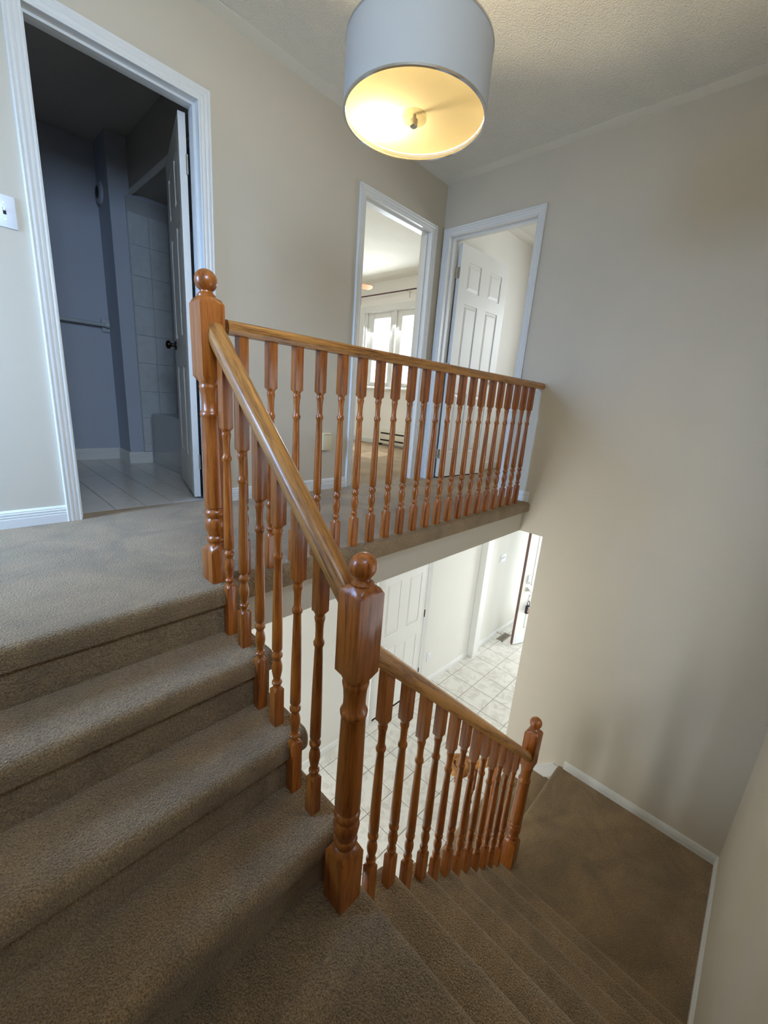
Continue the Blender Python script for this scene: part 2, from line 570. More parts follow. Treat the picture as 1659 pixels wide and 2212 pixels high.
for i in range(-6, 14):
    for j in range(-7, 5):
        a, b = gx0 + i * P + gr / 2, gx0 + (i + 1) * P - gr / 2
        c, d = gy0 + j * P + gr / 2, gy0 + (j + 1) * P - gr / 2
        b, d = min(b, XFD), min(d, YFO)
        if b - a < 0.02 or d - c < 0.02:
            continue
        if d < -0.26 and a < XR2:      # under the stairs
            continue
        if d < -0.9:
            continue
        tile_piece(ffl, 'tile', 'ftile', a, b, c, d, ZF - 0.006, ZF)

# bathroom shell
struct('wall_bathroom', MB().box(-1.0, 0.447, 2.93, 3.04, 0, CEIL).box(0.447, 1.5, 2.632, 3.04, 0, CEIL).box(-1.1, -1.0, YB2, 3.04, 0, CEIL).box(1.4, 1.5, YB2, 2.632, 0, CEIL), 'bwall',
       'dim bathroom wall with a boxed out corner beside the tub', 'wall')
struct('ceiling_bathroom', MB().box(-1.1, 1.5, YB2, 3.04, CEIL, CEIL + 0.1), 'bceil', 'dark unlit bathroom ceiling', 'ceiling')
struct('wall_bulkhead', MB().box(0.585, 1.4, YB2, 2.632, 2.07, CEIL), 'bceil', 'bulkhead lowered over the bathtub', 'wall')
struct('trim_bulkhead', MB().box(0.572, 0.60, YB2, 2.632, 2.052, 2.072), 'trim', 'white strip along the lower edge of the tub bulkhead', 'trim')
bfl = struct('floor_bathroom', MB().box(-1.0, 1.4, 1.165, 2.93, -0.1, -0.003), 'grout', 'bathroom floor of narrow glossy pale tiles', 'floor')
for i in range(-4, 7):
    x0 = -0.043 + i * 0.152
    ys = [1.167, 1.40, 1.705, 2.01, 2.315, 2.62, 2.93]
    for c, d in zip(ys, ys[1:]):
        tile_piece(bfl, 'btile', 'btile', x0 + 0.0015, x0 + 0.1505, c + 0.0006, d - 0.0006, -0.006, 0.0, 0.001)
# tiled strip of wall beside and above the tub
wt = thing('wall_tiling', 'square pale wall tiles on the boxed out wall above the tub', 'tiles', (0.557, 2.632, 0), kind='structure')
MB().box(0.552, 1.40, 2.622, 2.632, 0.095, 2.04).obj('grout_bed', 'dgrout', wt)
zs = [0.10, 0.167, 0.391, 0.610, 0.838, 1.055, 1.275, 1.495, 1.715, 1.935]
for i in range(6):
    for a, b in zip(zs, zs[1:]):
        x0 = 0.557 + i * 0.145
        x1 = min(x0 + 0.1425, 1.399)
        if x0 > 0.62 and b < 0.43:
            continue
        if x0 < 0.6 and b < 0.42:
            x1 = 0.615
        MB().rbox(x0, x1, 2.616, 2.624, a + 0.0012, b - 0.0012, 0.0015, 1).obj('tile', 'wtile', wt)

# bedroom shell
struct('wall_bedroom', wall_with_holes('x', XW, XW + 0.12, YB2, 4.9, 0, CEIL, [(2.50, 3.88, 0.90, 2.03)]).box(0.6, 0.7, YB2 + 1.9, 4.9, 0, CEIL).box(0.6, XW + 0.12, 4.9, 5.0, 0, CEIL).box(1.5, 1.52, YB2, 3.1, 0, CEIL), 'cwall',
       'cream bedroom wall with the double window', 'wall')
struct('ceiling_bedroom', MB().box(0.6, XW + 0.12, YB2, 5.0, CEIL, CEIL + 0.1), 'ceil', 'stippled bedroom ceiling', 'ceiling')
struct('floor_bedroom', MB().box(1.52, XW, YB2, 4.9, -0.06, 0), 'carpet', 'beige bedroom carpet seen through the doorway', 'floor')
struct('trim_bedroom', MB().box(XW - 0.08, XW, YB2, 4.9, CEIL - 0.003, CEIL), 'ceils', 'smooth ceiling border along the bedroom window wall', 'ceiling border')
# right room shell
struct('wall_right_room', wall_with_holes('x', XW, XW + 0.12, -1.83, 1.08, 0, CEIL, [(-0.75, 0.45, 0.93, 1.93)]).box(XR2, XW + 0.12, 1.08, YB2, 0, CEIL).box(XR2, XW + 0.12, -1.93, -1.83, 0, CEIL), 'cwall',
       'cream wall of the room behind the open six panel door', 'wall')
struct('ceiling_right_room', MB().box(XR2, XW + 0.12, -1.93, YB2, CEIL, CEIL + 0.1), 'ceil', 'stippled ceiling of the room behind the open six panel door', 'ceiling')
struct('trim_right_room', MB().box(XR2, XW, 1.08 - 0.12, 1.08, CEIL - 0.003, CEIL), 'ceils', 'smooth ceiling border in the room behind the open door', 'ceiling border')
struct('floor_right_room', MB().box(XR2, XW, -1.83, 1.08, -0.06, 0.0).box(XR, XR2, YC1 - J, YC0 + J, -0.04, 0.0), 'carpet', 'beige carpet of the room behind the open six panel door', 'floor')

# ================================================================== TRIM: casings, jambs, baseboards
CW = 0.0595
CPROF = [(0.0, 0.0), (0.0, 0.009), (0.003, 0.011), (0.008, 0.011), (0.011, 0.0085), (0.014, 0.0105), (0.020, 0.0125), (0.026, 0.0125),
         (0.029, 0.0100), (0.032, 0.0120), (0.038, 0.0150), (0.045, 0.0150), (0.048, 0.0120), (0.051, 0.0140), (0.055, 0.0165), (0.058, 0.0160), (CW, 0.0130), (CW, 0.0)]

def casing(root, a0, a1, zb, zt, f):
    """door casing around an opening; f(a, z, h) maps to 3-D, h = distance out of the wall"""
    for nm, A, B in (('casing_leg', lambda u: (a0 - u, zb), lambda u: (a0 - u, zt + u)),
                     ('casing_leg', lambda u: (a1 + u, zb), lambda u: (a1 + u, zt + u)),
                     ('casing_head', lambda u: (a0 - u, zt + u), lambda u: (a1 + u, zt + u))):
        MB().loft([[f(*A(u), h) for u, h in CPROF], [f(*B(u), h) for u, h in CPROF]]).obj(nm, 'trim', root, smooth=25)

def jamb(root, axis, a0, a1, p0, p1, zb, zt, stop0, stop1):
    mb = MB()
    st = MB()
    def B(m, u0, u1, q0, q1, z0, z1):
        if axis == 'y':
            m.box(u0, u1, q0, q1, z0, z1)
        else:
            m.box(q0, q1, u0, u1, z0, z1)
    B(mb, a0 - J, a0, p0, p1, zb, zt + J)
    B(mb, a1, a1 + J, p0, p1, zb, zt + J)
    B(mb, a0, a1, p0, p1, zt, zt + J)
    mb.obj('jamb', 'trim', root)
    B(st, a0, a0 + 0.011, stop0, stop1, zb, zt - 0.011)
    B(st, a1 - 0.011, a1, stop0, stop1, zb, zt - 0.011)
    B(st, a0, a1, stop0, stop1, zt - 0.011, zt)
    st.obj('door_stop', 'trim', root)

tb = thing('trim_1', 'reeded white casing around the dark bathroom doorway', 'door casing', (0.1, YB, 0), kind='structure')
casing(tb, XA0, XA1, 0, ZD, lambda a, z, h: (a, YB - h, z))
jamb(tb, 'y', XA0, XA1, YB - 0.0, YB2, 0, ZD, YB + 0.035, YB + 0.068)
tb = thing('trim_2', 'reeded white casing around the bedroom doorway in the corner', 'door casing', (1.95, YB, 0), kind='structure')
casing(tb, XB0, XB1, 0, ZD, lambda a, z, h: (a, YB - h, z))
jamb(tb, 'y', XB0, XB1, YB, YB2, 0, ZD, YB + 0.035, YB + 0.068)
tb = thing('trim_3', 'reeded white casing around the doorway of the open six panel door', 'door casing', (XR, 0.6, 0), kind='structure')
casing(tb, YC1, YC0, 0, ZD, lambda a, z, h: (XR - h, a, z))
jamb(tb, 'x', YC1, YC0, XR, XR2, 0, ZD, XR + 0.04, XR + 0.075)
tb = thing('trim_4', 'plain white casing around the foyer closet door', 'door casing', (2.5, YFO, ZF), kind='structure')
casing(tb, 2.10, 2.868, ZF, ZF + ZD, lambda a, z, h: (a, YFO - h, z))
jamb(tb, 'y', 2.10, 2.868, YFO, YFO + 0.11, ZF, ZF + ZD, YFO + 0.05, YFO + 0.08)

BPROF = [(0.0, 0.0), (0.013, 0.0), (0.013, 0.040), (0.010, 0.043), (0.012, 0.046), (0.012, 0.052), (0.009, 0.055), (0.011, 0.058), (0.011, 0.064), (0.008, 0.067), (0.009, 0.071), (0.006, 0.078), (0.0, 0.080)]
def baseboard(mb, p, q, n, z, k=1.0):
    """skirting from p to q (xy), n = direction into the room"""
    mb.loft([[(a[0] + n[0] * d, a[1] + n[1] * d, z + h * k) for d, h in BPROF] for a in (p, q)])
    return mb
b = MB()
baseboard(b, (-2.6, YB), (XA0 - CW, YB), (0, -1), 0)
baseboard(b, (XA1 + CW, YB), (XB0 - CW, YB), (0, -1), 0)
baseboard(b, (XR, YC1 - CW), (XR, -0.045), (-1, 0), 0)
struct('baseboard_hall', b, 'trim', 'grooved white baseboard along the hallway walls', 'baseboard', smooth=25)
b = MB()
baseboard(b, (XR, -0.717), (XR, YN), (-1, 0), ZL, 0.9)
baseboard(b, (XR, YN), (XL0 + 6 * GO2, YN), (0, 1), ZL, 0.9)
struct('baseboard_landing', b, 'trim', 'white baseboard around the lower carpeted landing', 'baseboard', smooth=25)
b = MB()
baseboard(b, (-1.0, YFO), (2.10 - CW, YFO), (0, -1), ZF)
baseboard(b, (2.868 + CW, YFO), (3.978, YFO), (0, -1), ZF)
baseboard(b, (4.118, YFO), (XFD, YFO), (0, -1), ZF)
baseboard(b, (XFD, YFO), (XFD, 0.55), (-1, 0), ZF)
struct('baseboard_foyer', b, 'trim', 'white baseboard along the bright foyer wall', 'baseboard', smooth=25)
b = MB()
baseboard(b, (-1.0, 2.93), (0.447, 2.93), (0, -1), 0.0, 1.2)
baseboard(b, (0.447, 2.93), (0.447, 2.632), (-1, 0), 0.0, 1.2)
baseboard(b, (0.434, 2.632), (0.615, 2.632), (0, -1), 0.0, 1.2)
struct('baseboard_bathroom', b, 'trim', 'white baseboard around the bathroom floor', 'baseboard', smooth=25)
b = MB()
baseboard(b, (XW, 4.9), (XW, 3.32), (-1, 0), 0.0)
baseboard(b, (XW, 1.08), (XW, -1.83), (-1, 0), 0.0)
baseboard(b, (XR2 + 0.3, 1.08), (XW, 1.08), (0, -1), 0.0)
struct('baseboard_rooms', b, 'trim', 'white baseboard inside the two bright rooms', 'baseboard', smooth=25)
# sloping skirt board on the right wall above the last steps
sk = MB()
zt0 = -2.107
yA, yB_ = -0.636, YO
zA, zB_ = zt0, max(zt0 - 0.92 * (YO + 0.636), ZF)
sk.prism([(-0.712, -2.110), (-0.712, -2.16), (yB_, zB_ - 0.30 if zB_ - 0.30 > ZF else ZF), (yB_, zB_), (yA, zA)], XR - 0.012, XR, 'x')
o = struct('trim_skirt', sk, 'fwall', 'sloping painted skirt board beside the last carpeted steps', 'skirt board')
cp = MB()
cp.prism([(yB_, zB_), (yA, zA), (yA - 0.003, zA + 0.012), (yB_, zB_ + 0.016)], XR - 0.024, XR, 'x')
cp.prism([(yA, zA), (-0.712, -2.118), (-0.712, -2.105), (yA - 0.003, zA + 0.012)], XR - 0.024, XR, 'x')
cp.obj('cap_moulding', 'trim', o)

# white boxed post in the foyer
struct('trim_post', MB().rbox(3.978, 4.118, 1.012, YFO, ZF, ZB, 0.003, 1), 'trim', 'white boxed post standing against the foyer wall', 'post')

# ================================================================== DOORS
ROWS = [(0.24, 0.80), (0.98, 1.57), (1.675, 1.905)]
def six_panel(name, w, h, loc, rotz, label, side_panels=(1, 1), mat='door'):
    """door slab, local x 0..w from hinge, y -t/2..t/2, z 0..h"""
    t = 0.035
    rec = 0.008
    st, mu = 0.105, 0.13
    pw = (w - 2 * st - mu) / 2
    cols = [(st, st + pw), (st + pw + mu, w - st)]
    k = h / 2.03
    rows = [(a * k, b_ * k) for a, b_ in ROWS]
    mb = MB()
    mb.box(0, w, -t / 2 + rec, t / 2 - rec, 0, h)
    for s in (-1, 1):
        y0, y1 = (-t / 2, -t / 2 + rec) if s < 0 else (t / 2 - rec, t / 2)
        mb.box(0, st, y0, y1, 0, h)
        mb.box(w - st, w, y0, y1, 0, h)
        zz = [0] + [z for r_ in rows for z in r_] + [h]
        for a, b_ in zip(zz[0::2], zz[1::2]):
            mb.box(st, w - st, y0, y1, a, b_)
        for a, b_ in rows:
            mb.box(st + pw, st + pw + mu, y0, y1, a, b_)
    o = mb.obj(name, mat)
    o.location = loc
    o.rotation_euler = (0, 0, rotz)
    o['_local'] = 1
    tag(o, label, 'door', kind='structure')
    for s in (-1, 1):
        for a, b_ in rows:
            for c0, c1 in cols:
                yb, yt, g, sl = s * (t / 2 - rec - 0.001), s * (t / 2 - 0.0015), 0.010, 0.026
                rb = [(c0 + g, yb, a + g), (c1 - g, yb, a + g), (c1 - g, yb, b_ - g), (c0 + g, yb, b_ - g)]
                rt = [(c0 + g + sl, yt, a + g + sl), (c1 - g - sl, yt, a + g + sl), (c1 - g - sl, yt, b_ - g - sl), (c0 + g + sl, yt, b_ - g - sl)]
                MB().loft([rb, rt]).obj('raised_panel', mat, o)
    return o
def hinges(door, zs, y, mat='metal'):
    for z in zs:
        m = MB()
        m.lathe([(z - 0.045, 0.006), (z + 0.045, 0.006)], 10, (-0.004, y, 0))
        for q in range(5):
            m.lathe([(z - 0.044 + q * 0.0185, 0.0072), (z - 0.031 + q * 0.0185, 0.0072)], 10, (-0.004, y, 0))
        m.box(-0.0015, 0.0, -0.016, y, z - 0.044, z + 0.044)
        m.obj('hinge', mat, door, smooth=40)
def knob(door, x, z, s, t=0.035, mat='dmetal', r=0.026):
    m = MB()
    y0 = t / 2
    prof = [(y0, 0.030), (y0 + 0.006, 0.030), (y0 + 0.009, 0.024), (y0 + 0.011, 0.011), (y0 + 0.030, 0.011), (y0 + 0.034, 0.018),
            (y0 + 0.040, r), (y0 + 0.052, r + 0.001), (y0 + 0.060, r - 0.005), (y0 + 0.064, 0.010)]
    m.lathe([(s * a, b_) for a, b_ in prof], 20, (x, 0, z), 'y')
    m.obj('door_knob', mat, door, smooth=40)

# bathroom door, swung in against the tub
ang = math.atan2(0.968, 0.252)
dv = Vector((0.252, 0.968, 0))
nv = Vector((0.968, -0.252, 0))
base = Vector((0.398, 1.20, 0.014)) + nv * 0.0175
d1 = six_panel('door_1', 0.645, 2.005, base, ang, 'white six panel bathroom door standing ajar beside the dark doorway')
hinges(d1, (0.22, 1.0, 1.78), -0.019, 'metal')
knob(d1, 0.585, 0.93, 1)
knob(d1, 0.585, 0.93, -1)
# right room door
a2 = math.atan2(-0.050, 0.735)
d2 = six_panel('door_2', 0.735, 2.005, (2.607, 0.9595, 0.014), a2, 'white six panel door standing wide open in the corner room')
hinges(d2, (0.22, 1.0, 1.78), 0.019, 'metal')
knob(d2, 0.675, 0.93, -1, mat='metal')
# foyer closet door
d3 = six_panel('door_3', 0.762, 2.01, (2.865, YFO + 0.022, ZF + 0.016), PI, 'white closed six panel closet door in the foyer wall')
hinges(d3, (0.255, 1.02, 1.78), 0.022, 'dmetal')
knob(d3, 0.695, 0.86, 1, mat='metal')

# front door, open inwards
fdv = Vector((0.93, -0.366, 0)).normalized()
fang = math.atan2(fdv.y, fdv.x)
fd = thing('door_4', 'open white entrance door with locks and brown weatherstrip edge', 'door', (4.727, 0.787, ZF + 0.012), kind='structure', rotz=fang)
FW, FH = 0.87, 2.03
lf = MB()
lf.box(0, FW, 0.0, 0.042, 0, FH)
lf.obj('leaf', 'door', fd)
MB().box(-0.006, 0.0, 0.004, 0.044, 0, FH).obj('weatherstrip', 'brown', fd)
for (a, b_, c_, d_) in ((0.155, FW - 0.155, 0.25, 0.78), (0.155, FW - 0.155, 0.935, 1.92)):
    fr = MB()
    for q in ((a, a + 0.022, c_, d_), (b_ - 0.022, b_, c_, d_), (a, b_, c_, c_ + 0.022), (a, b_, d_ - 0.022, d_)):
        fr.rbox(q[0], q[1], -0.008, 0.002, q[2], q[3], 0.003, 1)
    fr.obj('panel_moulding', 'trim', fd)
MB().rbox(0.19, FW - 0.19, -0.004, 0.001, 0.29, 0.74, 0.002, 1).obj('raised_panel', 'door', fd)
MB().box(0.19, FW - 0.19, -0.003, 0.001, 0.97, 1.885).obj('glass_pane', 'glass', fd)
MB().rbox(0.01, FW - 0.01, -0.002, 0.001, 0.012, 0.16, 0.001, 1).obj('kick_plate', 'white', fd)
db = MB().rbox(0.062, 0.122, -0.022, 0.0, 0.965, 1.105, 0.016, 3).obj('deadbolt_keypad', 'white', fd, smooth=40)
MB().lathe([(-0.03, 0.013), (-0.02, 0.016)], 16, (0.092, 0, 0.99), 'y').obj('lock_cylinder', 'metal', fd, smooth=40)
m = MB().lathe([(-0.018, 0.028), (-0.012, 0.033), (0.0, 0.034)], 20, (0.092, 0, 0.882), 'y')
m.lathe([(-0.05, 0.010), (-0.015, 0.010)], 12, (0.092, 0, 0.882), 'y')
m.tube([(0.092, -0.046, 0.882), (0.12, -0.05, 0.868), (0.155, -0.052, 0.838), (0.20, -0.05, 0.83)], 0.009)
m.obj('lever_handle', 'metal', fd, smooth=40)

# ================================================================== STAIRS
def carpet_slab(mb, x0, x1, yf, yb, z, th, rot=0, r=0.03):
    """carpeted tread: front towards local -y, open rounded end at local +x; rot = quarter turns"""
    rings = [[(x0, a, b) for a, b in nosing_profile(yf, z, yb, th, r)]]
    e = 0.026
    for k in range(6):
        t = PI / 2 * k / 5
        ins = e * (1 - math.cos(t))
        rings.append([(x1 - e + e * math.sin(t), a, b) for a, b in nosing_profile(yf + ins, z - ins, yb, th - ins, r)])
    sub = MB().loft(rings)
    sub.xf(Matrix.Rotation(rot * PI / 2, 4, 'Z'))
    mb.add(sub.v, sub.f)
OV = 0.0186
XE = 0.070      # open end of upper treads
s1 = thing('stair_flight', 'upper flight of three beige carpeted steps below the hallway', 'stairs', (-0.5, YN0, 0), kind='structure')
for i in range(4):
    zt = -i * RI
    yf = YN0 - i * GO
    if i:
        t = MB()
        carpet_slab(t, XL - 0.05, XE, yf, yf + GO + OV + 0.03, zt, 0.070)
        t.obj('tread', 'carpet', s1, smooth=50)
    MB().box(XL, XE - 0.022, yf + OV, yf + OV + 0.012, -(i + 1) * RI - 0.01, zt - 0.055).obj('riser', 'carpet', s1)
# painted wall under the open side of the upper flight
poly = [(0.03, ZF), (YRAIL2 + 0.10, ZF), (YRAIL2 + 0.10, -3 * RI - 0.07)]
for i in (3, 2, 1):
    poly += [(YN0 - i * GO + OV + 0.012, -i * RI - 0.066), (YN0 - (i - 1) * GO + OV + 0.012, -i * RI - 0.066)]
poly += [(0.03, -RI - 0.066)]
MB().prism(poly, 0.0, XE - 0.024, 'x').obj('stringer_wall', 'fwall', s1)

lm = MB()
carpet_slab(lm, YN - 0.05, -0.650, -XL0, -(XL - 0.05), ZM, 0.062, 1, 0.027)
tag(lm.obj('stair_landing', 'carpet', smooth=50), 'beige carpeted middle landing between the two long railings', 'landing', kind='structure')

s2 = thing('stair_flight', 'lower flight of narrow beige carpeted steps beside the tall wall', 'stairs', (0.7, -1.2, ZL), kind='structure')
YE = -0.680
for j in range(0, 7):
    zt = ZM - j * RI2
    xf = XL0 + j * GO2
    if j:
        t = MB()
        carpet_slab(t, YN - 0.05, YE, -xf, -(xf - GO2 - OV - 0.03), zt, 0.060, 1, 0.027)
        t.obj('tread', 'carpet', s2, smooth=50)
    MB().box(xf - OV - 0.012, xf - OV, YN, YE - 0.022, zt - RI2 - 0.01, zt - 0.045).obj('riser', 'carpet', s2)
poly = [(XL0 - 0.04, ZF), (XL0 + 6 * GO2 + 0.06, ZF), (XL0 + 6 * GO2 + 0.06, ZL - 0.07), (XL0 + 6 * GO2 - OV - 0.012, ZL - 0.07)]
for j in range(6, -1, -1):
    poly += [(XL0 + j * GO2 - OV - 0.012, ZM - j * RI2 - 0.056), (XL0 + (j - 1) * GO2 - OV - 0.012 if j else XL0 - 0.04, ZM - j * RI2 - 0.056)]
MB().prism(poly, YE - 0.075, YE - 0.024, 'y').obj('stringer_wall', 'fwall', s2)

ll = MB()
XF = XL0 + 6 * GO2
carpet_slab(ll, -(XR + 0.04), -(XF - OV - 0.05), -YL3, -(YN - 0.05), ZL, 0.065, 2)
tag(ll.obj('stair_landing', 'carpet', smooth=50), 'lower beige carpeted landing in the corner of two walls', 'landing', kind='structure')

s3 = thing('stair_flight', 'last two carpeted steps going down to the foyer tiles', 'stairs', (2.0, -0.45, ZF), kind='structure')
XS3 = 1.400
RI3 = (ZL - ZF) / 3
for k in range(3):
    zt = ZL - k * RI3
    yf = YL3 + k * 0.205
    if k:
        t = MB()
        carpet_slab(t, -(XR + 0.04), -XS3, -yf, -(yf - 0.205 - OV - 0.03), zt, 0.065, 2)
        t.obj('tread', 'carpet', s3, smooth=50)
    MB().box(XS3 + 0.025, XR, yf - OV - 0.012, yf - OV, zt - RI3 - (0.01 if k < 2 else 0), zt - 0.05).obj('riser', 'carpet', s3)
MB().prism([(YL3 - 0.12, ZF), (YL3 + 2 * 0.205 - OV - 0.013, ZF), (YL3 + 2 * 0.205 - OV - 0.013, ZF + 0.12), (YL3 + 0.205 - OV - 0.013, ZF + 0.12), (YL3 + 0.205 - OV - 0.013, ZF + 0.31), (YL3 - 0.03, ZF + 0.31), (YL3 - 0.03, ZL - 0.065), (YL3 - 0.12, ZL - 0.065)],
           XS3 + 0.027, XS3 + 0.06, 'x').obj('stringer_wall', 'fwall', s3)

# ================================================================== BALUSTRADES
NSEG = 16
def sect(z, r, sq):
    out = []
    for k in range(NSEG):
        a = 2 * PI * k / NSEG
        c, s_ = math.cos(a), math.sin(a)
        q = r / max(abs(c), abs(s_)) if sq else r
        out.append((q * c, q * s_, z))
    return out
HB = 0.0165   # half baluster
def baluster_mesh(b, top):
    """b = height of the square foot block; top = total height"""
    T = 0.55
    pr = [(0, HB, 1), (b - 0.006, HB, 1), (b, HB * 0.9, 0)]
    up = [(0.004, 0.0125), (0.012, 0.0125), (0.016, 0.0165), (0.022, 0.0165), (0.026, 0.0125), (0.034, 0.0115), (0.050, 0.0145), (0.066, 0.0172), (0.080, 0.0170), (0.094, 0.0140), (0.102, 0.0118),
          (0.108, 0.0125), (0.114, 0.0168), (0.120, 0.0178), (0.126, 0.0165), (0.132, 0.0120), (0.137, 0.0112), (0.139, 0.0150), (0.142, 0.0168),
          (0.200, 0.0165), (0.300, 0.0150), (0.400, 0.0128), (0.446, 0.0116), (0.452, 0.0150), (0.457, 0.0158), (0.462, 0.0156), (0.468, 0.0125), (0.476, 0.0112),
          (0.500, 0.0112), (0.520, 0.0122), (0.532, 0.0148), (0.538, 0.0150), (0.542, 0.0135), (0.546, 0.0135)]
    pr += [(b + z, r, 0) for z, r in up]
    pr += [(b + T, HB * 0.92, 0), (b + T + 0.007, HB, 1), (top, HB, 1)]
    me = MB().loft([sect(*p) for p in pr]).mesh('baluster')
    bm = bmesh.new()
    bm.from_mesh(me)
    bmesh.ops.recalc_face_normals(bm, faces=bm.faces)
    bm.to_mesh(me)
    bm.free()
    me.materials.append(M['oak'])
    me.polygons.foreach_set('use_smooth', [True] * len(me.polygons))
    me.set_sharp_from_angle(angle=math.radians(38))
    return me

def rail_section(w=0.054, h=0.044, n=18):
    """bread loaf profile: (across, up), centred"""
    out = []
    for k in range(n + 1):
        a = PI * k / n
        ca, sa = math.cos(a), math.sin(a)
        out.append((w / 2 * math.copysign(abs(ca) ** 0.75, ca), -0.004 + (h / 2 + 0.004) * sa ** 0.8))
    out += [(-w / 2, -0.010), (-w * 0.40, -h / 2), (w * 0.40, -h / 2), (w / 2, -0.010)]
    return out

def straight_rail(parent, p, q, name='handrail', w=0.054, h=0.044):
    p, q = Vector(p), Vector(q)
    d = (q - p)
    L = d.length
    zax = d.normalized()
    xax = Vector((0, 0, 1)).cross(zax).normalized()
    yax = zax.cross(xax)
    sec = rail_section(w, h)
    sh = -yax.dot(Vector((zax.x, zax.y, 0)).normalized()) / zax.dot(Vector((zax.x, zax.y, 0)).normalized())
    o = MB().loft([[(a, u, u * sh) for a, u in sec], [(a, u, L + u * sh) for a, u in sec]]).obj(name, 'rail', parent, p, smooth=35)
    o.rotation_euler = Matrix((xax, yax, zax)).transposed().to_euler()
    return o

# upper hallway railing
HR = 0.878
bal = thing('balustrade', 'long level oak railing with turned balusters along the hallway edge', 'railing', (1.25, 0, 0))
straight_rail(bal, (0.0385, 0, HR), (XR - 0.001, 0, HR))
bme = baluster_mesh(0.143, HR - 0.004)
for k in range(21):
    o = link('baluster', bme, bal, (0.0945 + 0.1118 * k, 0.0, 0.0))

# upper flight railing
b1 = thing('balustrade', 'short steep oak stair railing with six balusters beside upper steps', 'railing', (0, -0.35, -0.4))
rz = lambda y: 0.868 + 0.925 * y
straight_rail(b1, (0, -0.0215, rz(-0.0215)), (0, YRAIL2 + 0.0395, rz(YRAIL2 + 0.0395)), w=0.058, h=0.05)
for k in range(6):
    y = -0.068 - 0.1042 * k
    z0 = -(k // 2 + 1) * RI
    me = baluster_mesh(0.195 if k % 2 == 0 else 0.140, rz(y) - z0 + 0.004)
    link('baluster', me, b1, (0, y, z0))

# lower flight railing
b2 = thing('balustrade', 'long descending oak stair railing with twelve balusters above the tiles', 'railing', (0.75, YRAIL2, ZL))
rx = lambda x: 0.034 - 0.932 * (x - 0.079)
straight_rail(b2, (0.0395, YRAIL2, rx(0.0395)), (XN3 - 0.0395, YRAIL2, rx(XN3 - 0.0395)), w=0.058, h=0.05)
for k in range(12):
    x = 0.122 + 0.1042 * k
    z0 = ZM - (k // 2 + 1) * RI2
    me = baluster_mesh(0.195 if k % 2 == 0 else 0.140, rx(x) - z0 + 0.004)
    link('baluster', me, b2, (x, YRAIL2, z0))

# bottom railing with scrolled end
b3 = thing('balustrade', 'short bottom oak railing ending in a scrolled volute by the foyer', 'railing', (XN3, -0.4, ZF))
yv = -0.37
p0 = Vector((XN3, YRAIL2 + 0.058, -1.305))
p1 = Vector((XN3, -0.45, -1.29 - 1.0 * (-0.45 - YRAIL2 - 0.041)))
pts = [p0, p1, Vector((XN3, -0.43, p1.z - 0.028)), Vector((XN3, -0.39, p1.z - 0.040)), Vector((XN3, -0.355, p1.z - 0.044))]
zv = p1.z - 0.044
cxv = XN3 - 0.075
for k in range(1, 19):
    a = k * 2 * PI * 1.25 / 18
    rr = 0.075 - 0.045 * k / 18
    pts.append(Vector((cxv + rr * math.cos(a), -0.355 + rr * math.sin(a) * 0.95, zv)))
sec = rail_section(0.052, 0.046, 12)
rings = []
for i, p_ in enumerate(pts):
    d = pts[min(i + 1, len(pts) - 1)] - pts[max(i - 1, 0)]
    u = Vector((0, 0, 1)).cross(d).normalized()
    w_ = d.normalized().cross(u)
    rings.append([p_ + u * a + w_ * b_ for a, b_ in sec])
MB().loft(rings).obj('handrail', 'rail', b3, smooth=40)
MB().lathe([(-0.024, 0.030), (0.016, 0.031), (0.022, 0.026), (0.025, 0.012)], 20).obj('volute_eye', 'rail', b3, (cxv, -0.355, zv), smooth=40)
for (x, y, k, foot) in ((XN3, -0.565, 1, 0.15), (cxv, -0.355, 2, 0.19)):
    z0 = ZL - k * RI3
    zt = zv if k == 2 else p0.z - 0.92 * (y - p0.y)
    me = baluster_mesh(foot, zt - z0)
    o = link('baluster', me, b3, (x, y, z0))
for (x, y, foot) in ((XN3 - 0.01, -0.43, 0.14),):
    z0 = ZL - 2 * RI3 + (RI3 if y < -0.465 else 0)
    me = baluster_mesh(foot, zv - z0 + 0.0)
    link('baluster', me, b3, (x, y, z0))

